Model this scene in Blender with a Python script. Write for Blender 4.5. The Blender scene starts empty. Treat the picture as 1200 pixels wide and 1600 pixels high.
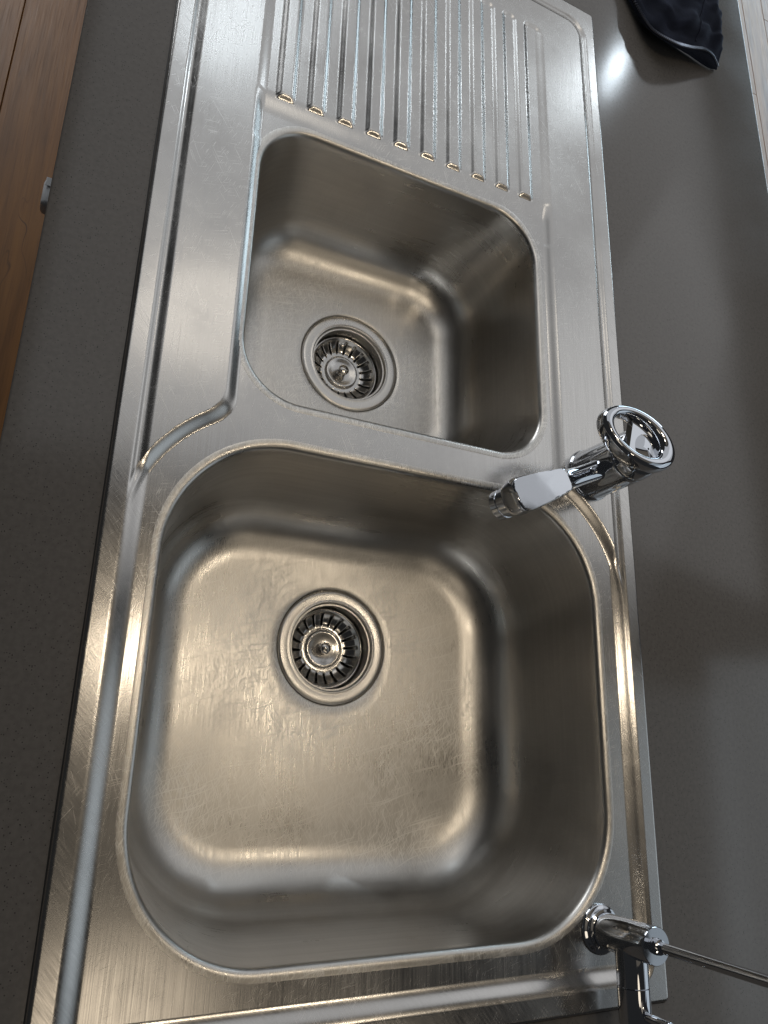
import bpy, bmesh, math, random
import numpy as np
from mathutils import Vector, Matrix

random.seed(7)
rng = np.random.default_rng(7)
scene = bpy.context.scene
COL = scene.collection
PI = math.pi

# ------------------------------------------------------------------ camera
cam_data = bpy.data.cameras.new("camera")
cam = bpy.data.objects.new("camera", cam_data)
COL.objects.link(cam)
R3 = ((0.89521161, -0.15825169, -0.41659642),
      (0.02662993, 0.95215045, -0.30446734),
      (0.44484494, 0.26146876, 0.85659037))
M4 = Matrix(R3).to_4x4()
M4.translation = Vector((-0.0390, 0.1868, 0.5189))
cam.matrix_world = M4
cam_data.sensor_fit = 'VERTICAL'
cam_data.sensor_height = 36.0
cam_data.lens = 26.24
cam_data.clip_start = 0.01
cam_data.clip_end = 100.0
scene.camera = cam

# ------------------------------------------------------------------ ambient
world = bpy.data.worlds.new("World")
scene.world = world
world.use_nodes = True
bg = world.node_tree.nodes["Background"]
bg.inputs[0].default_value = (0.93, 0.96, 1.0, 1)
bg.inputs[1].default_value = 0.018

# ------------------------------------------------------------------ lamps of the room and added fill panels
def area_lamp(name, loc, aim, size, radiance, color, shape='RECTANGLE', size_y=None, spread=180):
    d = bpy.data.lights.new(name, 'AREA')
    d.shape = shape
    d.size = size
    if shape in ('RECTANGLE', 'ELLIPSE'):
        d.size_y = size_y or size
    a = size * (size_y or size)
    if shape == 'DISK':
        a = PI * size * size / 4
    d.energy = radiance * PI * a
    d.color = color
    d.spread = math.radians(spread)
    o = bpy.data.objects.new(name, d)
    COL.objects.link(o)
    o.location = loc
    o.rotation_euler = (Vector(aim) - Vector(loc)).to_track_quat('-Z', 'Y').to_euler()
    return o

CEIL = 1.55
NEUT = (0.95, 0.97, 1.0)
WARM = (1.0, 0.85, 0.65)
COOL = (0.80, 0.91, 1.0)
area_lamp("window_daylight", (4.0, 4.4, -0.1), (1.6, 2.2, -0.7), 2.4, 4.4, (0.68, 0.87, 1.0), size_y=1.5)
area_lamp("far_fill", (-1.1, 3.7, 0.55), (-0.35, 1.0, -0.8), 1.6, 4.6, (0.92, 0.96, 1.0), size_y=1.5)  # unseen lamp added to brighten the floor and latch on the left
area_lamp("ceiling_glow", (1.6, 2.75, CEIL), (1.6, 2.75, 0), 4.2, 0.44, NEUT, size_y=3.6)  # large area lamp standing in for light bounced off the ceiling
def panel_on_ceiling(name, a, along, length, depth, radiance, color):
    """a ceiling panel with one edge starting at a, running along, reaching depth to its left"""
    al = Vector((along[0], along[1], 0)).normalized()
    nr = Vector((-al.y, al.x, 0))
    c = Vector((a[0], a[1], CEIL + .02)) + al * length / 2 + nr * depth / 2
    o = area_lamp(name, c, c - Vector((0, 0, 1)), length, radiance, color, size_y=depth)
    o.rotation_euler = (0, 0, math.atan2(al.y, al.x))
    return o
panel_on_ceiling("angled_fill_panel", (2.0, .58), (.66, .75), 2.8, 1.0, 0.24, NEUT)  # added panel, angled to give the worktop reflection its diagonal edge
panel_on_ceiling("side_window", (1.85, -.75), (1, .0), 1.1, 1.2, 0.30, COOL)
panel_on_ceiling("warm_ceiling", (.28, .04), (1, 0), .85, .52, 0.13, WARM)
panel_on_ceiling("warm_ceiling_edge", (.20, -.06), (1, 0), 1.30, .76, 0.10, WARM)
panel_on_ceiling("warm_ceiling_far", (.10, -.20), (1, 0), 1.90, 1.05, 0.08, WARM)
area_lamp("side_wall_window", (2.7, -.2, .85), (0.4, .1, 0.1), 1.5, 0.55, COOL, size_y=1.3)
for loc, rad, colr, size in (
        ((2.29, 3.51, CEIL), 230, COOL, 0.09),
        ((0.31, 2.67, CEIL), 48, COOL, 0.11),
        ((0.33, 0.42, CEIL), 30, WARM, 0.12),
        ((0.28, -0.46, CEIL), 1.3, WARM, 0.42),
        ((0.95, -0.75, CEIL), 9, WARM, 0.16),
        ((0.33, 1.45, CEIL), 14, (1.0, .92, .80), 0.14),
        ((0.78, 0.40, CEIL), 24, WARM, 0.14),
):
    area_lamp("downlight", loc, (loc[0], loc[1], 0), size, rad, colr, shape='DISK')

vs = scene.view_settings
vs.view_transform = 'Standard'
vs.look = 'None'
vs.exposure = 0.15
vs.gamma = 1.0
vs.use_curve_mapping = False
scene.cycles.use_denoising = True
scene.cycles.max_bounces = 7
scene.cycles.glossy_bounces = 5
scene.cycles.sample_clamp_indirect = 6.0

# ------------------------------------------------------------------ helpers
def tag(o, label=None, cat=None, group=None, kind=None):
    if label: o["label"] = label
    if cat: o["category"] = cat
    if group: o["group"] = group
    if kind: o["kind"] = kind
    return o

def empty(name, loc=(0, 0, 0)):
    o = bpy.data.objects.new(name, None)
    o.empty_display_size = 0.02
    o.location = loc
    COL.objects.link(o)
    return o

def link_mesh(name, me, mat, parent=None, loc=None):
    o = bpy.data.objects.new(name, me)
    COL.objects.link(o)
    if mat is not None:
        me.materials.append(mat)
    if parent is not None:
        o.parent = parent
    if loc is not None:
        o.location = loc
    return o

def mesh_from(name, verts, faces, mat, parent=None, smooth=True, loc=None):
    me = bpy.data.meshes.new(name)
    me.from_pydata([tuple(v) for v in verts], [], faces)
    if smooth:
        me.polygons.foreach_set("use_smooth", [True] * len(me.polygons))
    me.update()
    return link_mesh(name, me, mat, parent, loc)

def bm_obj(name, bm, mat, parent=None, smooth=False, loc=None):
    me = bpy.data.meshes.new(name)
    bmesh.ops.recalc_face_normals(bm, faces=bm.faces)
    bm.to_mesh(me)
    bm.free()
    if smooth:
        me.polygons.foreach_set("use_smooth", [True] * len(me.polygons))
    return link_mesh(name, me, mat, parent, loc)

def sharp(o, deg=35):
    """smooth faces, hard edges over an angle"""
    me = o.data
    bm = bmesh.new(); bm.from_mesh(me)
    lim = math.radians(deg)
    for f in bm.faces: f.smooth = True
    for e in bm.edges:
        if len(e.link_faces) == 2 and e.calc_face_angle(0) > lim:
            e.smooth = False
    bm.to_mesh(me); bm.free()
    return o

def box_bm(x0, x1, y0, y1, z0, z1, bevel=0.0, seg=2):
    bm = bmesh.new()
    bmesh.ops.create_cube(bm, size=1.0)
    for v in bm.verts:
        v.co = Vector(((v.co.x + .5) * (x1 - x0) + x0, (v.co.y + .5) * (y1 - y0) + y0, (v.co.z + .5) * (z1 - z0) + z0))
    if bevel:
        bmesh.ops.bevel(bm, geom=list(bm.edges), offset=bevel, segments=seg, profile=0.5, affect='EDGES')
    return bm

def lathe(name, prof, mat, parent=None, n=64, loc=None, cap0=False, cap1=False, axis=None, deg=30):
    """prof: list of (r, z)"""
    verts, faces = [], []
    for r, z in prof:
        for k in range(n):
            a = 2 * PI * k / n
            verts.append(Vector((r * math.cos(a), r * math.sin(a), z)))
    for i in range(len(prof) - 1):
        for k in range(n):
            k2 = (k + 1) % n
            faces.append((i * n + k, i * n + k2, (i + 1) * n + k2, (i + 1) * n + k))
    if cap0: faces.append(tuple(reversed(range(n))))
    if cap1: faces.append(tuple((len(prof) - 1) * n + k for k in range(n)))
    if axis is not None:
        q = Vector((0, 0, 1)).rotation_difference(Vector(axis).normalized())
        verts = [q @ v for v in verts]
    o = mesh_from(name, verts, faces, mat, parent, True, loc)
    return sharp(o, deg)

def tube(name, pts, rad, mat, parent=None, n=24, caps=True):
    pts = [Vector(p) for p in pts]
    rads = rad if isinstance(rad, (list, tuple)) else [rad] * len(pts)
    verts, faces = [], []
    up = None
    for i, p in enumerate(pts):
        t = (pts[min(i + 1, len(pts) - 1)] - pts[max(i - 1, 0)]).normalized()
        if up is None:
            up = Vector((1, 0, 0)) if abs(t.x) < .8 else Vector((0, 1, 0))
        side = t.cross(up).normalized()
        up = side.cross(t).normalized()
        for k in range(n):
            a = 2 * PI * k / n
            verts.append(p + (side * math.cos(a) + up * math.sin(a)) * rads[i])
    for i in range(len(pts) - 1):
        for k in range(n):
            k2 = (k + 1) % n
            faces.append((i * n + k, i * n + k2, (i + 1) * n + k2, (i + 1) * n + k))
    if caps:
        faces.append(tuple(reversed(range(n))))
        faces.append(tuple((len(pts) - 1) * n + k for k in range(n)))
    o = mesh_from(name, verts, faces, mat, parent)
    return sharp(o, 40)

# ------------------------------------------------------------------ materials
class NT:
    def __init__(self, name):
        self.m = bpy.data.materials.new(name)
        self.m.use_nodes = True
        self.t = self.m.node_tree
        self.b = self.t.nodes["Principled BSDF"]
    def n(self, typ, **kw):
        x = self.t.nodes.new(typ)
        for k, v in kw.items(): setattr(x, k, v)
        return x
    def l(self, a, b): self.t.links.new(a, b)
    def val(self, sock, v):
        if hasattr(v, "is_linked") or hasattr(v, "links"): self.l(v, sock)
        else: sock.default_value = v
    def math(self, op, a, b=0.0, c=0.0, clamp=False):
        x = self.n('ShaderNodeMath', operation=op, use_clamp=clamp)
        for i, v in enumerate((a, b, c)): self.val(x.inputs[i], v)
        return x.outputs[0]
    def maprange(self, v, a, b, c, d):
        x = self.n('ShaderNodeMapRange')
        self.val(x.inputs[0], v)
        for i, q in enumerate((a, b, c, d)): x.inputs[i + 1].default_value = q
        return x.outputs[0]
    def mapping(self, vec, scale=(1, 1, 1), rot=(0, 0, 0), loc=(0, 0, 0)):
        x = self.n('ShaderNodeMapping')
        self.l(vec, x.inputs[0])
        x.inputs[1].default_value = loc; x.inputs[2].default_value = rot; x.inputs[3].default_value = scale
        return x.outputs[0]
    def noise(self, vec, scale=1.0, detail=2.0, rough=0.5, dist=0.0):
        x = self.n('ShaderNodeTexNoise')
        self.l(vec, x.inputs['Vector'])
        x.inputs['Scale'].default_value = scale; x.inputs['Detail'].default_value = detail
        x.inputs['Roughness'].default_value = rough; x.inputs['Distortion'].default_value = dist
        return x.outputs[0]
    def mix(self, f, a, b):
        x = self.n('ShaderNodeMix', data_type='RGBA')
        self.val(x.inputs[0], f)
        for s, v in ((x.inputs[6], a), (x.inputs[7], b)):
            self.val(s, v)
        return x.outputs[2]
    def coord(self, k='Object'):
        return self.n('ShaderNodeTexCoord').outputs[k]

def scratches(m, co, layers, wob=0.012):
    """short thin scuffs: thresholded stretched noise in several directions, bent a little"""
    nz = m.n('ShaderNodeTexNoise'); m.l(co, nz.inputs['Vector']); nz.inputs['Scale'].default_value = 22
    nz.inputs['Detail'].default_value = 0
    off = m.n('ShaderNodeVectorMath', operation='SUBTRACT'); m.l(nz.outputs['Color'], off.inputs[0]); off.inputs[1].default_value = (.5, .5, .5)
    sc = m.n('ShaderNodeVectorMath', operation='SCALE'); m.l(off.outputs[0], sc.inputs[0]); sc.inputs['Scale'].default_value = wob
    ad = m.n('ShaderNodeVectorMath', operation='ADD'); m.l(co, ad.inputs[0]); m.l(sc.outputs[0], ad.inputs[1])
    tot = None
    for i, (a, fx, fy, thr) in enumerate(layers):
        r = m.mapping(ad.outputs[0], rot=(0, 0, a), loc=(i * 3.17, i * 1.31, i * .7))
        r2 = m.mapping(r, scale=(fx, fy, 30))
        nn = m.noise(r2, 1.0, 0.0)
        s = m.maprange(nn, thr, thr + .07, 0, 1)
        tot = s if tot is None else m.math('MAXIMUM', tot, s)
    return tot

def steel(name, rough=0.27, aniso=0.55, layers=(), color=(0.63, 0.61, 0.585), brush=(1400, 14), brush_rot=0.0, bump=.07, scuff=1.0, uvdir=True, spots=True, walls=False):
    m = NT(name)
    co = m.coord()
    b = m.b
    b.inputs['Metallic'].default_value = 1.0
    br = m.noise(m.mapping(m.mapping(co, rot=(0, 0, brush_rot)), scale=(brush[0], brush[1], 40)), 1.0, 2.0, .6)
    blot = m.noise(co, 8.0, 4.0, .65)
    patch = m.maprange(m.noise(co, 9.0, 1.0), .38, .60, .30, 1.0)
    geo = m.n('ShaderNodeNewGeometry')
    sepn = m.n('ShaderNodeSeparateXYZ'); m.l(geo.outputs['True Normal'], sepn.inputs[0])
    flat = m.maprange(m.math('ABSOLUTE', sepn.outputs[2]), .80, .985, .08, 1.0)     # sheet lying flat gets scuffed, walls hardly
    br = m.math('ADD', m.math('MULTIPLY', m.math('SUBTRACT', br, .5), flat), .5)
    if walls:   # polishing streaks running round the walls
        st = m.noise(m.mapping(co, scale=(9, 9, 260)), 1.0, 3.0, .6)
        br = m.math('ADD', br, m.math('MULTIPLY', m.math('MULTIPLY', m.math('SUBTRACT', st, .5), 1.1), m.math('SUBTRACT', 1.0, flat)))
    sc = m.math('MULTIPLY', m.math('MULTIPLY', scratches(m, co, layers), patch), flat)
    rg = m.math('ADD', m.maprange(blot, .25, .75, rough - .07, rough + .09), m.maprange(br, .3, .7, -.045, .045))
    rg = m.math('ADD', rg, m.math('MULTIPLY', sc, 0.16 * scuff), clamp=True)
    if spots:   # dried water marks: faint rings of dulled metal
        v = m.n('ShaderNodeTexVoronoi'); m.l(co, v.inputs['Vector']); v.inputs['Scale'].default_value = 42
        sep = m.n('ShaderNodeSeparateColor'); m.l(v.outputs['Color'], sep.inputs[0])
        ring = m.maprange(m.math('ABSOLUTE', m.math('SUBTRACT', v.outputs['Distance'], m.maprange(sep.outputs[1], 0, 1, .10, .34))), .0, .07, 1, 0)
        ring = m.math('MULTIPLY', ring, m.math('GREATER_THAN', sep.outputs[0], .72))
        rg = m.math('ADD', rg, m.math('MULTIPLY', ring, .02))
    m.l(rg, b.inputs['Roughness'])
    c = m.mix(m.maprange(blot, .3, .7, 0, 1), tuple(v * .90 for v in color) + (1,), tuple(min(1, v * 1.06) for v in color) + (1,))
    c = m.mix(m.maprange(br, .35, .65, 0, .22), c, tuple(v * .72 for v in color) + (1,))
    c = m.mix(m.math('MULTIPLY', sc, .75 * scuff), c, (.88, .86, .82, 1))
    m.l(c, b.inputs['Base Color'])
    b.inputs['Anisotropic'].default_value = aniso
    if uvdir:
        tg = m.n('ShaderNodeTangent', direction_type='UV_MAP'); tg.uv_map = "UVMap"
        m.l(tg.outputs[0], b.inputs['Tangent'])
    bu = m.n('ShaderNodeBump'); bu.inputs['Strength'].default_value = bump; bu.inputs['Distance'].default_value = .0002
    m.l(br, bu.inputs['Height']); m.l(bu.outputs[0], b.inputs['Normal'])
    return m.m

def simple(name, color, rough=.5, metal=0.0, spec=.5):
    m = NT(name)
    m.b.inputs['Base Color'].default_value = tuple(color) + (1,)
    m.b.inputs['Roughness'].default_value = rough
    m.b.inputs['Metallic'].default_value = metal
    m.b.inputs['Specular IOR Level'].default_value = spec
    return m.m

M_DECK = steel("brushed_steel_deck", rough=.22, aniso=.5, layers=((.35, 1900, 90, .70), (1.25, 1700, 70, .715), (-.5, 1100, 26, .735)), scuff=.65)
M_RIM = steel("brushed_steel_rim", rough=.21, aniso=.45, layers=((.8, 1900, 90, .71), (-.4, 1300, 40, .735)), brush=(1100, 60), brush_rot=-.7, scuff=.55)
M_BOWL = steel("brushed_steel_bowl", rough=.31, aniso=.3, layers=((.05, 1900, 120, .62), (.7, 1700, 100, .63), (-.5, 1800, 90, .635), (1.3, 1000, 22, .69)),
               color=(.63, .606, .57), brush=(1000, 26), bump=.06, walls=True, scuff=1.25)
M_FLANGE = steel("brushed_steel_flange", rough=.30, aniso=0, layers=((.4, 1900, 90, .70),), brush=(800, 800), uvdir=False, color=(.70, .68, .65))
M_BASKET = steel("polished_steel_basket", rough=.16, aniso=0, layers=((.4, 1900, 90, .70),), brush=(500, 500), uvdir=False, scuff=.3)

def chrome_mat():
    m = NT("polished_chrome")
    m.b.inputs['Metallic'].default_value = 1
    m.b.inputs['Base Color'].default_value = (.68, .70, .74, 1)
    co = m.coord()
    m.l(m.maprange(m.noise(co, 90, 3), .35, .7, .025, .075), m.b.inputs['Roughness'])
    return m.m
M_CHROME = chrome_mat()
M_DARK = simple("dark_drain_interior", (.012, .012, .012), .6)
M_GASKET = simple("black_rubber", (.015, .015, .016), .6)

def stone_mat():
    m = NT("grey_engineered_stone")
    co = m.coord()
    base = (.144, .133, .124, 1)
    n1 = m.noise(co, 260, 2)
    c = m.mix(m.maprange(n1, .35, .65, 0, 1), tuple(v * .93 for v in base[:3]) + (1,), tuple(v * 1.07 for v in base[:3]) + (1,))
    v = m.n('ShaderNodeTexVoronoi'); m.l(co, v.inputs['Vector']); v.inputs['Scale'].default_value = 650
    sel = m.math('GREATER_THAN', m.n('ShaderNodeSeparateColor').outputs[0], .5)
    sp = m.t.nodes[-1]
    sepc = m.n('ShaderNodeSeparateColor'); m.l(v.outputs['Color'], sepc.inputs[0])
    near = m.maprange(v.outputs['Distance'], .16, .32, 1, 0)
    dark = m.math('MULTIPLY', near, m.math('GREATER_THAN', sepc.outputs[0], .80))
    light = m.math('MULTIPLY', near, m.math('LESS_THAN', sepc.outputs[0], .10))
    c = m.mix(m.math('MULTIPLY', dark, .85), c, (.022, .021, .021, 1))
    c = m.mix(m.math('MULTIPLY', light, .45), c, (.17, .165, .16, 1))
    m.l(c, m.b.inputs['Base Color'])
    sm = m.noise(co, 5, 4, .6)
    m.l(m.math('ADD', m.maprange(sm, .3, .7, .10, .17), m.math('MULTIPLY', dark, .1)), m.b.inputs['Roughness'])
    m.b.inputs['Specular IOR Level'].default_value = .5
    bu = m.n('ShaderNodeBump'); bu.inputs['Strength'].default_value = .08; bu.inputs['Distance'].default_value = .0003
    m.l(m.noise(co, 420, 2), bu.inputs['Height']); m.l(bu.outputs[0], m.b.inputs['Normal'])
    return m.m
M_STONE = stone_mat()

def wood_mat():
    m = NT("oiled_timber")
    co = m.coord()
    info = m.n('ShaderNodeObjectInfo')
    shift = m.n('ShaderNodeVectorMath', operation='ADD'); m.l(co, shift.inputs[0])
    cm = m.n('ShaderNodeCombineXYZ'); m.l(m.math('MULTIPLY', info.outputs['Random'], 7.0), cm.inputs[1]); m.l(info.outputs['Random'], cm.inputs[0])
    m.l(cm.outputs[0], shift.inputs[1])
    co = shift.outputs[0]
    g = m.noise(m.mapping(co, scale=(38, 2.2, 1)), 1.0, 6, .62, .8)
    f = m.noise(m.mapping(co, scale=(330, 9, 1)), 1.0, 3, .6)
    bl = m.noise(m.mapping(co, scale=(7, 3, 1)), 1.0, 3)
    c = m.mix(m.maprange(g, .3, .7, 0, 1), (.11, .042, .009, 1), (.33, .138, .032, 1))
    c = m.mix(m.math('MULTIPLY', m.maprange(bl, .35, .7, 0, 1), .55), c, (.36, .165, .045, 1))
    c = m.mix(m.math('MULTIPLY', m.maprange(f, .52, .7, 0, 1), .35), c, (.07, .028, .012, 1))
    v = m.noise(m.mapping(co, scale=(9, 1.6, 1)), 1.0, 2, .5, 1.5)
    crack = m.math('MULTIPLY', m.maprange(m.math('ABSOLUTE', m.math('SUBTRACT', v, .50)), 0.0, .006, 1, 0), m.maprange(bl, .55, .62, 0, 1))
    c = m.mix(m.math('MULTIPLY', crack, .8), c, (.03, .014, .008, 1))
    m.l(c, m.b.inputs['Base Color'])
    m.l(m.maprange(f, .3, .7, .34, .5), m.b.inputs['Roughness'])
    m.b.inputs['Specular IOR Level'].default_value = .35
    bu = m.n('ShaderNodeBump'); bu.inputs['Strength'].default_value = .15; bu.inputs['Distance'].default_value = .001
    m.l(f, bu.inputs['Height']); m.l(bu.outputs[0], m.b.inputs['Normal'])
    return m.m
M_WOOD = wood_mat()

def fabric_mat():
    m = NT("navy_fleece")
    co = m.coord()
    n1 = m.noise(co, 700, 3, .7)
    n2 = m.noise(co, 40, 3)
    c = m.mix(m.maprange(n1, .3, .7, 0, 1), (.004, .005, .009, 1), (.009, .011, .020, 1))
    c = m.mix(m.math('MULTIPLY', m.maprange(n2, .4, .7, 0, 1), .3), c, (.018, .023, .045, 1))
    m.l(c, m.b.inputs['Base Color'])
    m.b.inputs['Roughness'].default_value = .9
    m.b.inputs['Specular IOR Level'].default_value = .15
    m.b.inputs['Sheen Weight'].default_value = .15
    m.b.inputs['Sheen Roughness'].default_value = .5
    m.b.inputs['Sheen Tint'].default_value = (.5, .6, .9, 1)
    bu = m.n('ShaderNodeBump'); bu.inputs['Strength'].default_value = .5; bu.inputs['Distance'].default_value = .0006
    m.l(n1, bu.inputs['Height']); m.l(bu.outputs[0], m.b.inputs['Normal'])
    return m.m
M_FABRIC = fabric_mat()
M_ZIP = simple("dark_metal_zip", (.30, .32, .38), .3, 1.0)
M_WHITE = simple("white_plastic", (.90, .91, .92), .3)
M_CABINET = simple("charcoal_cabinet_board", (.06, .058, .055), .5)

# ------------------------------------------------------------------ setting: floor, cabinet, worktop
FLOOR = -0.92
flo = bm_obj("floor", box_bm(-2.2, 5.2, -1.6, 6.4, FLOOR - .05, FLOOR - .004), simple("floor_underlay", (.03, .018, .01), .8))
tag(flo, "warm brown timber board floor below the worktop", kind="structure")
plank_cache = {}
def plank(x0, w, y0, y1):
    key = round(y1 - y0, 3)
    if key not in plank_cache:
        bm = box_bm(0.0006, w - .0006, 0.0006, (y1 - y0) - .0006, -.0035, .006, bevel=.0012, seg=1)
        me = bpy.data.meshes.new("plank"); bm.to_mesh(me); bm.free()
        me.materials.append(M_WOOD)
        plank_cache[key] = me
    o = bpy.data.objects.new("plank", plank_cache[key])
    COL.objects.link(o)
    o.parent = flo
    o.location = (x0, y0, FLOOR)
PW = 0.13
for i in range(-7, 27):
    x0 = -0.105 + i * PW - .0
    if 0.05 < x0 < 0.62: continue
    if x0 > 3.4: continue
    st = (i * 0.713) % 1.9
    y = -0.4 - st
    while y < (3.2 if x0 < 0 else 5.0):
        plank(x0, PW, y, y + 1.9)
        y += 1.9

CX0, CX1, CY0, CY1, CT = -0.068, 0.777, -0.62, 2.3, 0.04
def slab_with_hole():
    bm = bmesh.new()
    hx0, hx1, hy0, hy1 = .010, .470, .010, 1.050
    O = [(CX0, CY0), (CX1, CY0), (CX1, CY1), (CX0, CY1)]
    I = [(hx0, hy0), (hx1, hy0), (hx1, hy1), (hx0, hy1)]
    lv = {}
    for z in (0.0, -CT):
        lv[z] = ([bm.verts.new((x, y, z)) for x, y in O], [bm.verts.new((x, y, z)) for x, y in I])
    for z in (0.0, -CT):
        o, i = lv[z]
        for k in range(4):
            k2 = (k + 1) % 4
            bm.faces.new((o[k], o[k2], i[k2], i[k]))
    for w in (0, 1):
        a, b = lv[0.0][w], lv[-CT][w]
        for k in range(4):
            k2 = (k + 1) % 4
            bm.faces.new((a[k], a[k2], b[k2], b[k]))
    bmesh.ops.recalc_face_normals(bm, faces=bm.faces)
    ed = [e for e in bm.edges if all(abs(v.co.z) < 1e-6 for v in e.verts) and
          (all(abs(v.co.x - CX0) < 1e-6 for v in e.verts) or all(abs(v.co.x - CX1) < 1e-6 for v in e.verts))]
    bmesh.ops.bevel(bm, geom=ed, offset=.0018, segments=3, profile=.5, affect='EDGES')
    return bm
top = bm_obj("countertop", slab_with_hole(), M_STONE)
tag(top, "dark grey speckled stone worktop around the sink", kind="structure")
sharp(top, 40)

def cabinet_bm():
    bm = bmesh.new()
    x0, x1, y0, y1, z0, z1 = -.045, .755, -.60, 2.28, FLOOR + .004, -CT - .0005
    t = .018
    for (a, b, c, d) in ((x0, x0 + t, y0, y1), (x1 - t, x1, y0, y1), (x0 + t, x1 - t, y0, y0 + t), (x0 + t, x1 - t, y1 - t, y1)):
        b2 = box_bm(a, b, c, d, z0, z1)
        me = bpy.data.meshes.new("tmp"); b2.to_mesh(me); b2.free(); bm.from_mesh(me); bpy.data.meshes.remove(me)
    return bm
cab = bm_obj("island_cabinet", cabinet_bm(), M_CABINET)
tag(cab, "plain dark island cabinet carrying the worktop", kind="structure")

# ------------------------------------------------------------------ sink
MM = .001
ZR, ZP, ZL = 3.5, 3.2, -2.2
LB = dict(x0=44., x1=430., y0=52., y1=409., r=92.)      # large bowl opening
SB = dict(x0=88., x1=378., y0=451., y1=717., r=50.)     # small bowl opening
sink = empty("double_bowl_sink")
tag(sink, "brushed stainless steel double bowl sink with ribbed drainboard set in grey worktop", "sink")

def sd_rbox(x, y, x0, x1, y0, y1, r):
    cx, cy, hx, hy = (x0 + x1) / 2, (y0 + y1) / 2, (x1 - x0) / 2, (y1 - y0) / 2
    qx = np.abs(x - cx) - hx + r
    qy = np.abs(y - cy) - hy + r
    return np.minimum(np.maximum(qx, qy), 0) + np.hypot(np.maximum(qx, 0), np.maximum(qy, 0)) - r

def smin(a, b, k):
    h = np.maximum(k - np.abs(a - b), 0) / k
    return np.minimum(a, b) - h * h * k * .25

def sstep(t):
    t = np.clip(t, 0, 1)
    return t * t * (3 - 2 * t)

def ramp(t):
    """straight bevel with softened ends"""
    t = np.clip(t, 0, 1)
    return .5 * t + .5 * (t * t * (3 - 2 * t))

RIBX = [103 + 29.4 * k for k in range(10)]
RIB_H = 7.2
Y_RIB, Y_GR = 742., 990.

def deck_height(x, y):
    low = sd_rbox(x, y, 11., 464., -300., 442., 124.)
    chan = sd_rbox(x, y, 80.7, 395., 300., Y_RIB + 2, 2.)
    low = smin(low, chan, 16.)
    edges = [80.7] + [v for c in RIBX for v in (c - RIB_H, c + RIB_H)] + [395.]
    gr = None
    for i in range(0, len(edges), 2):
        g = sd_rbox(x, y, edges[i], edges[i + 1], 690., Y_GR, 6.5)
        gr = g if gr is None else np.minimum(gr, g)
    low = smin(low, gr, 3.)
    inner = sstep((x - 85) / 6.) * sstep((389 - x) / 6.) * sstep((y - 728) / 10.)
    top = sstep((y - 980) / 8.)
    w = 10. + (6.2 - 10.) * np.maximum(inner, top)
    p = ramp(low / w + .5)
    p = p + (sstep(low / w + .5) - p) * inner * .8
    zl = ZL + 2.5 * sstep((y - 722) / 26.) + 1.0 * np.clip((y - 735) / (Y_GR - 735), 0, 1)
    h = zl + (ZP - zl) * p
    # gentle dish of the pressed sheet
    h = h + .12 * p * np.sin(x * .021 + 1.0) * np.sin(y * .013)
    # rim
    d_t = -sd_rbox(x, y, 14., 466., -200., 1041., 30.)
    d_b = -sd_rbox(x, y, 14., 466., 15.5, 1300., 15.)
    d = np.minimum(d_t, d_b)
    wr = 8. + 6. * (1 - p)
    z = h + (ZR - h) * ramp(1 - d / wr)
    # pressed groove between the rim and the raised shoulders
    g = ramp(d / 4.5) * ramp((11.5 - d) / 6.5)
    z = z - 2.0 * g * sstep((p - .25) / .75)
    # rolled outer edge
    do = -sd_rbox(x, y, 0., 480., 0., 1060., 5.)
    e = np.clip(1 - do / 3.0, 0, 1)
    z = z - (1 - np.sqrt(np.clip(1 - e * e, 0, 1))) * 2.9
    return z, p, d, wr

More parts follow.
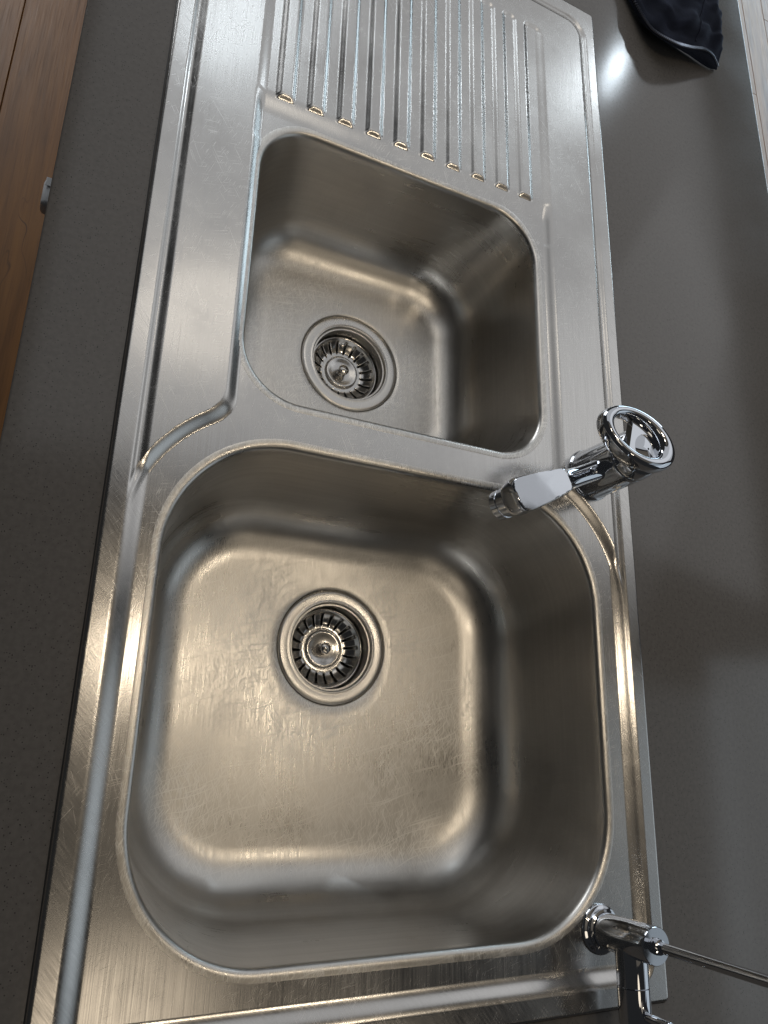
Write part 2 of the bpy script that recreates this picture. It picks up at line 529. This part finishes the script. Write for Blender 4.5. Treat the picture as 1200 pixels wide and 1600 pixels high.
def build_deck():
    xs = np.unique(np.concatenate([np.linspace(0, 4, 9), np.linspace(4, 476, 473), np.linspace(476, 480, 9)]))
    ys = np.unique(np.concatenate([np.linspace(0, 4, 9), np.linspace(4, 1056, 878), np.linspace(1056, 1060, 9)]))
    X, Y = np.meshgrid(xs, ys)
    Z, p, d, wr = deck_height(X, Y)
    e = .25
    zx = (deck_height(X + e, Y)[0] - deck_height(X - e, Y)[0]) / (2 * e)
    zy = (deck_height(X, Y + e)[0] - deck_height(X, Y - e)[0]) / (2 * e)
    zx = np.clip(zx, -3, 3); zy = np.clip(zy, -3, 3)
    N = np.stack([-zx, -zy, np.ones_like(zx)], -1)
    N /= np.linalg.norm(N, axis=-1, keepdims=True)
    ny, nx = X.shape
    idx = np.arange(ny * nx).reshape(ny, nx)
    q = np.stack([idx[:-1, :-1], idx[:-1, 1:], idx[1:, 1:], idx[1:, :-1]], -1).reshape(-1, 4)
    xc = ((X[:-1, :-1] + X[1:, 1:]) / 2).ravel(); yc = ((Y[:-1, :-1] + Y[1:, 1:]) / 2).ravel()
    keep = np.ones(len(q), bool)
    for B in (LB, SB):
        keep &= sd_rbox(xc, yc, B['x0'], B['x1'], B['y0'], B['y1'], B['r']) > 6.2
    keep &= sd_rbox(xc, yc, 0., 480., 0., 1060., 5.) < 0
    dc = ((d[:-1, :-1] + d[1:, 1:]) / 2).ravel(); wc = ((wr[:-1, :-1] + wr[1:, 1:]) / 2).ravel()
    lab = np.zeros(len(q), int)
    lab[yc > 730] = 1
    for k, c in enumerate(RIBX):
        lab[(np.abs(xc - c) < RIB_H + 2.2) & (yc > Y_RIB - 4) & (yc < Y_GR)] = 10 + k
    lab[dc < wc] = 2
    V = np.stack([X, Y, Z], -1).reshape(-1, 3) * MM
    Nn = N.reshape(-1, 3)
    def part(name, sel, parent, mat=None):
        f = q[sel & keep]
        u, inv = np.unique(f.ravel(), return_inverse=True)
        f = inv.reshape(-1, 4)
        v = V[u]
        me = bpy.data.meshes.new(name)
        me.vertices.add(len(v)); me.vertices.foreach_set("co", v.astype(np.float32).ravel())
        me.loops.add(len(f) * 4); me.loops.foreach_set("vertex_index", f.astype(np.int32).ravel())
        me.polygons.add(len(f)); me.polygons.foreach_set("loop_start", np.arange(0, len(f) * 4, 4, dtype=np.int32))
        me.polygons.foreach_set("loop_total", np.full(len(f), 4, dtype=np.int32))
        me.polygons.foreach_set("use_smooth", np.ones(len(f), bool))
        me.update(calc_edges=True)
        uv = me.uv_layers.new(name="UVMap")
        uv.data.foreach_set("uv", v[f.ravel()][:, :2].astype(np.float32).ravel())
        me.normals_split_custom_set_from_vertices(Nn[u].tolist())
        return link_mesh(name, me, mat or M_DECK, parent)
    part("bowl_surround", lab == 0, sink)
    db = part("drainboard", lab == 1, sink)
    part("rim", lab == 2, sink, M_RIM)
    for k in range(10):
        part("rib", lab == 10 + k, db)
build_deck()

def edge_shadow():  # dark strip standing in for the shadow line round the sink edge
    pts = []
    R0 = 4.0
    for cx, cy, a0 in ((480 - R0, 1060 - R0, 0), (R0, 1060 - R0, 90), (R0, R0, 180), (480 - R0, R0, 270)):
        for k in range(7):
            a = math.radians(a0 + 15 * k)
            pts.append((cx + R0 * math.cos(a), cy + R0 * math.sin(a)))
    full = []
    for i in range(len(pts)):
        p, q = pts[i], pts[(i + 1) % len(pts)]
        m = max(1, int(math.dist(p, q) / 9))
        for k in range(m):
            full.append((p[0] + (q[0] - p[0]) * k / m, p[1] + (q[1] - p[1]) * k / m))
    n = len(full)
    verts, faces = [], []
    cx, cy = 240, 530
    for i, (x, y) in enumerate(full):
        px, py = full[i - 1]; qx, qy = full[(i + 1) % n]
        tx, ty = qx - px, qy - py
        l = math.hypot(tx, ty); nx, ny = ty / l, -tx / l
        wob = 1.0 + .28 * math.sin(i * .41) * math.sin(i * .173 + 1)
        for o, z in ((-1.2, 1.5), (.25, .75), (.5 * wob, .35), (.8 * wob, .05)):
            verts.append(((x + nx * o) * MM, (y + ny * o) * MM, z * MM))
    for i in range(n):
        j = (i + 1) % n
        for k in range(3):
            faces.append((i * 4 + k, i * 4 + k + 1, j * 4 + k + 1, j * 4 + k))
    mesh_from("edge_shadow_strip", verts, faces, M_EDGE_SHADOW, sink)
M_EDGE_SHADOW = simple("edge_shadow_grey", (.035, .033, .032), .5)
edge_shadow()

def rrect(B, off, r, n):
    """n points round a rounded rectangle grown by off, equal counts per corner/side"""
    x0, x1, y0, y1 = B['x0'] - off, B['x1'] + off, B['y0'] - off, B['y1'] + off
    r = max(1.0, min(r, (x1 - x0) / 2 - 1, (y1 - y0) / 2 - 1))
    pts = []
    nc, nsd = n // 8 + n // 16, n // 4 - (n // 8 + n // 16)
    cs = [((x1 - r, y1 - r), 0), ((x0 + r, y1 - r), 90), ((x0 + r, y0 + r), 180), ((x1 - r, y0 + r), 270)]
    for i, ((cx, cy), a0) in enumerate(cs):
        for k in range(nc + 1):
            a = math.radians(a0 + 90 * k / nc)
            pts.append((cx + r * math.cos(a), cy + r * math.sin(a)))
        (cx2, cy2), b0 = cs[(i + 1) % 4]
        p2 = (cx2 + r * math.cos(math.radians(b0)), cy2 + r * math.sin(math.radians(b0)))
        p1 = pts[-1]
        for k in range(1, nsd):
            t = k / nsd
            pts.append((p1[0] + (p2[0] - p1[0]) * t, p1[1] + (p2[1] - p1[1]) * t))
    return np.array(pts)

def build_bowl(B, zf, dcx, dcy, fil, rb, draft):
    N = 192
    rings = []
    r0 = B['r']
    for o, dz in ((9.5, -.12), (8.2, .05), (7.0, .07), (5.8, .05), (4.8, -.04), (3.8, -.25), (2.8, -.65), (1.9, -1.25), (1.1, -2.1), (.5, -3.3), (0.05, -5.2)):
        pts = rrect(B, o, r0 + o, N)
        rings.append(np.c_[pts, np.full(len(pts), ZL + dz)])
    zs = ZL - 5.2
    zt = zf + fil * (1 - math.sin(math.radians(draft)))     # where the fillet starts
    nw = 14
    wall_in = math.tan(math.radians(draft)) * (zs - zt)
    for k in range(1, nw + 1):
        t = k / nw
        o = -wall_in * t
        r = r0 + (rb + fil - r0) * (t ** .8)
        pts = rrect(B, o, max(r + o, 8), N)
        rings.append(np.c_[pts, np.full(len(pts), zs + (zt - zs) * t)])
    a0 = math.radians(draft)
    for k in range(1, 15):
        a = a0 + (PI / 2 - a0) * k / 14
        o = -wall_in - fil * (math.cos(a0) - math.cos(a))
        z = zf + fil * (1 - math.sin(a))
        r = rb + fil - (-o - wall_in)
        pts = rrect(B, o, max(r - wall_in, 10), N)
        rings.append(np.c_[pts, np.full(len(pts), z)])
    last = rings[-1]
    ang = np.arctan2(last[:, 1] - dcy, last[:, 0] - dcx)
    RD = 56.5
    circ = np.c_[dcx + RD * np.cos(ang), dcy + RD * np.sin(ang)]
    for k in range(1, 11):
        t = k / 10
        xy = last[:, :2] * (1 - t) + circ * t
        rings.append(np.c_[xy, np.full(len(xy), zf - 2.2 * t)])
    for rr, dz in ((55.6, -2.7), (55.2, -3.6), (55.0, -5.0), (40.0, -5.4)):
        rings.append(np.c_[dcx + rr * np.cos(ang), dcy + rr * np.sin(ang), np.full(len(ang), zf + dz)])
    n = len(rings[0])
    V = np.concatenate(rings) * MM
    faces, uvs = [], []
    plen = [0.0]
    for i in range(1, len(rings)):
        plen.append(plen[-1] + float(np.linalg.norm(rings[i][n // 2] - rings[i - 1][n // 2])) * MM)
    for i in range(len(rings) - 1):
        for k in range(n):
            k2 = (k + 1) % n
            faces.append((i * n + k, (i + 1) * n + k, (i + 1) * n + k2, i * n + k2))
            uvs += [(plen[i], k * .004), (plen[i + 1], k * .004), (plen[i + 1], (k + 1) * .004), (plen[i], (k + 1) * .004)]
    o = mesh_from("bowl", V, faces, M_BOWL, sink)
    uv = o.data.uv_layers.new(name="UVMap")
    uv.data.foreach_set("uv", np.array(uvs, dtype=np.float32).ravel())
    return o

ZFL, ZFS = -150., -136.
DL = (236., 281.); DS = (235.5, 580.)
bowl_l = build_bowl(LB, ZFL, DL[0], DL[1], 50., 58., 3.0)
bowl_s = build_bowl(SB, ZFS, DS[0], DS[1], 45., 36., 3.0)
bowl_l["label"] = "larger deep bowl with scratched floor"
bowl_s["label"] = "smaller bowl beside the drainboard"

def drain(bowl, cx, cy, zf):
    z = zf - 2.2
    loc = (cx * MM, cy * MM, z * MM)
    pr = [(54.5, -2.6), (54.6, -.6), (53.9, .15), (52.0, .45), (50, .5), (46.0, .15), (44.6, -.05), (43.6, .25), (42.9, .3), (42.3, -.2), (41.8, -1.5), (41.2, -5), (40.6, -12), (40.2, -18), (39.6, -20), (35.5, -21.5), (33, -24), (31, -34)]
    lathe("drain_flange", [(a * MM, b * MM) for a, b in pr], M_FLANGE, bowl, n=128, loc=loc, deg=60)
    lathe("drain_pipe", [(31 * MM, -.034), (27 * MM, -.040), (26 * MM, -.08), (0.0005, -.082)], M_DARK, bowl, n=64, loc=loc)
    g = [(55.1, -3.0), (54.9, -2.4), (54.3, -2.3)]
    lathe("seal", [(a * MM, b * MM) for a, b in g], M_GASKET, bowl, n=96, loc=loc)
drain(bowl_l, DL[0], DL[1], ZFL)
drain(bowl_s, DS[0], DS[1], ZFS)

def basket(cx, cy, zf, rot, label):
    z = (zf - 2.2 - 16.0)
    root = empty("basket_strainer", (cx * MM, cy * MM, z * MM))
    root.rotation_euler = (0, 0, rot)
    tag(root, label, "strainer", "basket strainers in the drains")
    n = 160
    prof = [(38.6, -1.8), (38.9, -.6), (38.4, .1), (37.4, .2), (36.6, -.4), (35.4, -1.8), (34.4, -3.0), (33.0, -4.2), (31.0, -5.6), (29.0, -6.9), (27.0, -8.0), (25.0, -8.8), (23.4, -9.2), (21.6, -9.4), (19.6, -9.4), (18.6, -9.2)]
    verts, faces = [], []
    for r, dz in prof:
        for k in range(n):
            a = 2 * PI * k / n
            verts.append((r * MM * math.cos(a), r * MM * math.sin(a), dz * MM))
    for i in range(len(prof) - 1):
        slot = prof[i][0] <= 34.5 and prof[i + 1][0] >= 23.3
        for k in range(n):
            if slot and (k % 8) in (0, 1): continue
            k2 = (k + 1) % n
            faces.append((i * n + k, i * n + k2, (i + 1) * n + k2, (i + 1) * n + k))
    o = mesh_from("basket", verts, faces, M_BASKET, root)
    so = o.modifiers.new("thickness", 'SOLIDIFY'); so.thickness = .0009; so.offset = -1
    pr = [(18.8, -9.3), (18.6, -7.4), (18.0, -6.5), (17.0, -6.1), (15.6, -6.2), (13, -7.0), (8, -7.6), (5.2, -7.7)]
    bo = lathe("boss", [(a * MM, b * MM) for a, b in pr], M_BASKET, root, n=72, deg=60)
    kn = [(5.2, -7.8), (4.6, -5.2), (4.4, -3.2), (5.6, -2.2), (5.9, -.8), (5.4, .3), (4.2, .9), (.6, 1.8), (.05, 1.85)]
    lathe("knob", [(a * MM, b * MM) for a, b in kn], M_BASKET, root, n=40, deg=50)
    lathe("stopper_seal", [(.0185, -.0098), (.0225, -.0112), (.0225, -.0150), (.012, -.0160), (.0005, -.0160)], M_GASKET, root, n=48)
    return root
basket(DL[0], DL[1], ZFL, .07, "slotted steel basket strainer in the drain of the larger bowl")
basket(DS[0], DS[1], ZFS, .20, "slotted steel basket strainer in the drain of the smaller bowl")

# ------------------------------------------------------------------ mixer tap
TX, TY, TZ = .429, .443, ZP * MM
mixer = empty("mixer_tap", (TX, TY, TZ))
tag(mixer, "chrome mixer tap with looped lever and short spout over the larger bowl", "tap")
body = lathe("body", [(a * MM, b * MM) for a, b in ((10, .1), (25.4, .1), (25.6, 1.2), (25.0, 2.4), (24.2, 3.4), (24.1, 5), (24.0, 8), (23.9, 14), (23.7, 22), (23.6, 30), (23.4, 38), (23.3, 45), (23.1, 50), (23.0, 54.6), (22.4, 55.2))],
             M_CHROME, mixer, n=160, deg=50)
for vtx in body.data.vertices:      # shallow flutes running up the body
    zz = vtx.co.z * 1000
    f = max(0.0, min(1.0, (zz - 4) / 8)) * max(0.0, min(1.0, (53 - zz) / 8))
    an = math.atan2(vtx.co.y, vtx.co.x)
    k = 1 - .030 * f * (.5 - .5 * math.cos(10 * an)) ** 2
    vtx.co.x *= k; vtx.co.y *= k
lathe("handle_skirt", [(a * MM, b * MM) for a, b in ((22.0, 55.0), (22.8, 55.6), (23.2, 56.6), (23.0, 60), (22.2, 65), (20.5, 69), (17.5, 72.5), (13, 75), (1, 76))],
      M_CHROME, mixer, n=96, deg=60)

def loft_sections(name, secs, mat, parent, n=48):
    """secs: (centre, side, up, half width, half height, top clip, exponent)"""
    verts, faces = [], []
    for c, s, u, a, b, clip, ex in secs:
        for k in range(n):
            t = 2 * PI * k / n
            ct, st = math.cos(t), math.sin(t)
            x = a * math.copysign(abs(ct) ** (2 / ex), ct)
            y = b * math.copysign(abs(st) ** (2 / ex), st)
            y = min(y, clip)
            verts.append(c + s * x + u * y)
    m = len(secs)
    for i in range(m - 1):
        for k in range(n):
            k2 = (k + 1) % n
            faces.append((i * n + k, i * n + k2, (i + 1) * n + k2, (i + 1) * n + k))
    faces.append(tuple(reversed(range(n))))
    faces.append(tuple((m - 1) * n + k for k in range(n)))
    o = mesh_from(name, verts, faces, mat, parent)
    return o

def spout():
    base = Vector((TX, TY, TZ))
    e = Vector((-.905, -.424, 0)).normalized()
    side = Vector((0, 0, 1)).cross(e).normalized()
    rows = [  # reach, z, half width, half height, exponent
        (.012, .0330, .0100, .0100, 2.0),
        (.030, .0335, .0090, .0088, 2.0),
        (.046, .0345, .0088, .0080, 2.0),
        (.060, .0360, .0094, .0080, 2.1),
        (.068, .0372, .0104, .0088, 2.2),
        (.0735, .0385, .0118, .0110, 2.4),
        (.0775, .0398, .0118, .0140, 2.6),
        (.090, .0405, .0130, .0146, 2.6),
        (.104, .0408, .0143, .0148, 2.6),
        (.118, .0405, .0154, .0148, 2.6),
        (.126, .0402, .0157, .0145, 2.6),
    ]
    dense = []
    for i in range(len(rows) - 1):
        p0, p1, p2, p3 = rows[max(0, i - 1)], rows[i], rows[i + 1], rows[min(len(rows) - 1, i + 2)]
        for k in range(5):
            f = k / 5
            dense.append(tuple(.5 * (2 * q1 + (q2 - q0) * f + (2 * q0 - 5 * q1 + 4 * q2 - q3) * f * f + (3 * q1 - q0 - 3 * q2 + q3) * f ** 3)
                               for q0, q1, q2, q3 in zip(p0, p1, p2, p3)))
    for k in range(0, 13):      # rounded nose
        a = PI / 2 * k / 12
        c = max(.02, math.cos(a)) ** .55
        dense.append((.126 + .0085 * math.sin(a), .0402 - .002 * math.sin(a), .0157 * c, .0145 * c, 2.6))
    rows = dense
    n = 72
    verts, faces = [], []
    for rch, z, ha, hb, ex in rows:
        for k in range(n):
            t = 2 * PI * k / n
            ct, st = math.cos(t), math.sin(t)
            px = ha * math.copysign(abs(ct) ** (2 / ex), ct)
            pz = z + hb * math.copysign(abs(st) ** (2 / ex), st)
            zmax = .0492 - .020 * (rch - .10)          # ground flat on top of the hood
            verts.append(e * rch + side * px + Vector((0, 0, min(pz, zmax))))
    for i in range(len(rows) - 1):
        for k in range(n):
            k2 = (k + 1) % n
            faces.append((i * n + k, i * n + k2, (i + 1) * n + k2, (i + 1) * n + k))
    faces.append(tuple(reversed(range(n))))
    faces.append(tuple((len(rows) - 1) * n + k for k in range(n)))
    sharp(mesh_from("spout", verts, faces, M_CHROME, mixer), 24)
    # aerator
    ax = (Vector((0, 0, -1)) + e * .22).normalized()
    c0 = e * .1195 + Vector((0, 0, .0335))
    pr = [(.0125, 0), (.0128, .008), (.0128, .0150), (.0122, .0154), (.0122, .0160), (.0130, .0164), (.0130, .0225), (.0124, .0232), (.0105, .0232), (.0102, .0215), (.0005, .0210)]
    lathe("aerator", pr, M_CHROME, mixer, n=56, loc=c0, axis=ax, deg=35)
spout()

def lever():
    c = Vector((.4180, .4510, .0765)) - Vector((TX, TY, TZ))
    u = Vector((-.965, .25, .06)).normalized()
    v = Vector((0, 0, 1)).cross(u).normalized()
    w = u.cross(v).normalized()
    n, mseg = 80, 20
    A, Bh = .0425, .0258
    verts, faces = [], []
    for i in range(n):
        t = 2 * PI * i / n
        ct, st = math.cos(t), math.sin(t)
        ox, oy = A * ct, Bh * st * (1 - .06 * ct)
        ix, iy = .0275 * ct + .003, .0160 * st
        for k in range(mseg):
            s = 2 * PI * k / mseg
            cs, sn = math.cos(s), math.sin(s)
            f = .5 + .5 * math.copysign(abs(cs) ** .75, cs)
            hh = .0066 + .0034 * (1 - ct) / 2
            z = hh * math.copysign(abs(sn) ** .85, sn)
            if sn < 0: z *= 1.25
            p = c + u * (ix + (ox - ix) * f) + v * (iy + (oy - iy) * f) + w * z
            verts.append(p)
    for i in range(n):
        i2 = (i + 1) % n
        for k in range(mseg):
            k2 = (k + 1) % mseg
            faces.append((i * mseg + k, i * mseg + k2, i2 * mseg + k2, i2 * mseg + k))
    mesh_from("lever_handle", verts, faces, M_CHROME, mixer)
    # solid web closing the body side of the loop, set a little below the top
    vb, fb = [], []
    m = 28
    for z in (.0010, -.0060):
        for k in range(m + 1):
            t = PI * .46 + PI * 1.08 * k / m
            sl = z + .0
            vb.append(c + u * (.0290 * math.cos(t) + .003) + v * (.0172 * math.sin(t)) + w * (sl - .0015 * math.cos(t)))
    fb.append(tuple(range(m + 1)))
    fb.append(tuple(reversed(range(m + 1, 2 * m + 2))))
    for k in range(m):
        fb.append((k, k + 1, m + 2 + k, m + 1 + k))
    fb.append((m, 0, m + 1, 2 * m + 1))
    o = mesh_from("handle_web", vb, fb, M_CHROME, mixer, smooth=False)
    sharp(o, 40)
lever()

# ------------------------------------------------------------------ filter tap
FX, FY, FZ = .4163, .0560, ZL * MM
filt = empty("filter_tap", (FX, FY, FZ))
tag(filt, "slim chrome filter tap with thin upright tube at the sink corner", "tap")
lathe("base_flange", [(a * MM, b * MM) for a, b in ((8, .25), (18.2, .25), (18.6, .9), (18.2, 2.0), (17.2, 2.6), (15.4, 2.9), (14.6, 3.6), (14.6, 4.6), (15.2, 5.4), (15.0, 6.8), (13.2, 7.4))], M_CHROME, filt, n=80, deg=45)
lathe("body", [(a * MM, b * MM) for a, b in ((12.9, 7.2), (13.0, 8.0), (13.0, 59.4), (12.5, 60.0), (5, 60.05))], M_CHROME, filt, n=80, deg=40)
lathe("collar", [(a * MM, b * MM) for a, b in ((5.6, 60.0), (5.7, 60.8), (5.2, 61.8), (5.4, 62.8), (5.2, 63.8), (3.9, 64.2))], M_CHROME, filt, n=48, deg=60)
tp = [(0, 0, .060 + .0165 * k) for k in range(13)]
cxn, rr = 0.055, .055
gd = Vector((.35, .94, 0)).normalized()
for k in range(1, 15):
    a = PI * k / 14
    h = rr * (1 - math.cos(a))
    tp.append((gd.x * h, gd.y * h, tp[12][2] + rr * math.sin(a)))
tp.append((gd.x * 2 * rr, gd.y * 2 * rr, tp[12][2] - .03))
tube("swan_neck", tp, .0038, M_CHROME, filt, n=24)
# valve barrel lying towards the near end of the sink
bz = .0335
lathe("valve_barrel", [(a * MM, b * MM) for a, b in ((11.6, 6), (11.9, 9), (11.9, 31.2), (11.5, 31.6))], M_CHROME, filt, n=64, loc=(0, 0, bz), axis=(0, -1, 0), deg=40)
lathe("valve_knob", [(a * MM, b * MM) for a, b in ((11.3, 31.7), (11.9, 32.1), (11.9, 64), (11.4, 64.8), (.3, 65))], M_CHROME, filt, n=64, loc=(0, 0, bz), axis=(0, -1, 0), deg=40)
lathe("lever_pin", [(a * MM, b * MM) for a, b in ((3.3, 8), (3.3, 33.0), (2.8, 33.8), (.2, 33.9))], M_CHROME, filt, n=32, loc=(0, -.0490, bz), axis=(.03, 0.0, 1), deg=40)

# ------------------------------------------------------------------ jacket lying on the worktop
jac = empty("folded_jacket", (.62, 1.09, 0))
tag(jac, "navy fleece jacket with zipped edge lying on the far worktop", "jacket")
JE = [(0.5295, 1.1572, .006), (0.5366, 1.1366, .008), (0.5529, 1.0974, .012), (0.5655, 1.0676, .018), (0.5885, 1.0526, .026), (0.6148, 1.0564, .028), (0.648, 1.0723, .026), (0.6743, 1.0837, .018), (0.6964, 1.0896, .007)]
JL = [(0.533, 1.1640, .0015), (0.5405, 1.1480, .0015), (0.5571, 1.1126, .0015), (0.5839, 1.1000, .0015), (0.6172, 1.0950, .0015), (0.6521, 1.0910, .0015), (0.6759, 1.0881, .0015), (0.6907, 1.0885, .0015), (0.6990, 1.0925, .0015)]
JF = [(.50, 1.30, .02), (.51, 1.40, .03), (.53, 1.44, .04), (.56, 1.46, .045), (.60, 1.47, .045), (.64, 1.47, .045), (.68, 1.46, .04), (.71, 1.44, .036), (.73, 1.40, .034)]
JM = [(.522, 1.19, .012), (.538, 1.19, .020), (.565, 1.17, .030), (.585, 1.155, .038), (.606, 1.15, .043), (.63, 1.15, .044), (.652, 1.15, .042), (.668, 1.148, .040), (.679, 1.150, .034)]
def cr(P, t):
    n = len(P) - 1
    i = min(int(t * n), n - 1); f = t * n - i
    p0, p1, p2, p3 = (Vector(P[max(0, min(n, j))]) for j in (i - 1, i, i + 1, i + 2))
    return .5 * ((2 * p1) + (p2 - p0) * f + (2 * p0 - 5 * p1 + 4 * p2 - p3) * f * f + (3 * p1 - p0 - 3 * p2 + p3) * f ** 3)
def jacket():
    nu, verts, faces = 72, [], []
    org = Vector((.62, 1.09, 0))
    vrows = [0, .3, .6, .85, 1.0, 1.04, 1.1] + [1.1 + .9 * k / 14 for k in range(1, 15)] + [2 + k / 12 for k in range(1, 13)]
    for vv in vrows:
        for i in range(nu + 1):
            t = i / nu
            L, E, Mm, F = cr(JL, t), cr(JE, t), cr(JM, t), cr(JF, t)
            if vv <= 1:
                p = L.lerp(E, vv)
                out = (E - Mm); out.z = 0; out.normalize()
                p += out * .004 * math.sin(PI * vv)
            elif vv <= 2:
                f = vv - 1
                c1 = E.lerp(Mm, .35); c1.z = E.z + (Mm.z - E.z) * .75
                p = E * (1 - f) ** 2 + c1 * 2 * f * (1 - f) + Mm * f * f
                wz = math.sin(PI * min(1, f * 1.2)) if f < .83 else 1.0
                p.z += wz * (.0030 * math.sin(t * 21 + 2.2 * f) + .0022 * math.sin(t * 39 - 5 * f) + .0028 * math.sin(13 * f + 4 * t) + .0012 * math.sin(31 * f + 17 * t))
            else:
                f = vv - 2
                p = Mm.lerp(F, f)
                p.z += .0030 * math.sin(t * 21 + 2.2) + .0022 * math.sin(t * 39 - 5) + .0028 * math.sin(13 + 4 * t) + .0012 * math.sin(31 + 17 * t) + .004 * math.sin(f * 9 + t * 6) * f
            p.z = max(p.z, .0012)
            verts.append(p - org)
    w = nu + 1
    for j in range(len(vrows) - 1):
        for i in range(nu):
            faces.append((j * w + i, j * w + i + 1, (j + 1) * w + i + 1, (j + 1) * w + i))
    o = mesh_from("shell", verts, faces, M_FABRIC, jac)
    so = o.modifiers.new("cloth", 'SOLIDIFY'); so.thickness = .0016; so.offset = 0
    # stitched seam running up the panel
    sp = []
    for k in range(20):
        f = .12 + .88 * k / 19
        t = .66 + .02 * f
        E, Mm = cr(JE, t), cr(JM, t)
        c1 = E.lerp(Mm, .35); c1.z = E.z + (Mm.z - E.z) * .75
        p = E * (1 - f) ** 2 + c1 * 2 * f * (1 - f) + Mm * f * f
        wz = math.sin(PI * min(1, f * 1.2)) if f < .83 else 1.0
        p.z += wz * (.0030 * math.sin(t * 21 + 2.2 * f) + .0022 * math.sin(t * 39 - 5 * f) + .0028 * math.sin(13 * f + 4 * t) + .0012 * math.sin(31 * f + 17 * t)) + .0008
        sp.append(p - org)
    tube("seam", sp, .0011, M_FABRIC, jac, n=8)
    # zip: tape and teeth along the edge
    zp = [cr(JE, k / 60) - org + Vector((0, 0, .0006)) for k in range(61)]
    tube("zip_tape", zp, .0009, M_FABRIC, jac, n=8)
    bm = bmesh.new()
    nt = 96
    for k in range(nt):
        t = (k + .5) / nt
        p = cr(JE, t) - org; q = cr(JE, min(1, t + .004)) - org
        d = (q - p).normalized() if (q - p).length > 1e-6 else Vector((1, 0, 0))
        s = d.cross(Vector((0, 0, 1))).normalized()
        up = s.cross(d)
        mtx = Matrix((d, s, up)).transposed().to_4x4()
        mtx.translation = p + s * .0008 + Vector((0, 0, .0018))
        g = bmesh.ops.create_cube(bm, size=1.0)
        for vtx in g['verts']:
            vtx.co = mtx @ Vector((vtx.co.x * .0014, vtx.co.y * .0040, vtx.co.z * .0018))
    z = bm_obj("zip_teeth", bm, M_ZIP, jac)
    z["kind"] = "stuff"
jacket()

# ------------------------------------------------------------------ white latch on the cabinet front
def latch():
    root = empty("drawer_latch", (-.063, .622, -.075))
    tag(root, "small white plastic latch poking out below the worktop's front edge", "latch")
    bm = box_bm(-.0140, .0179, -.0165, .0165, -.009, .009, bevel=.0045, seg=3)
    for v in bm.verts:
        if v.co.x < -.006: v.co.y *= .80
    o = bm_obj("latch_body", bm, M_WHITE, root, smooth=True); sharp(o, 50)
    o2 = bm_obj("latch_tab", box_bm(-.0125, .012, .004, .0125, .0091, .0098, bevel=.0003, seg=1), M_WHITE, root); sharp(o2, 40)
latch()
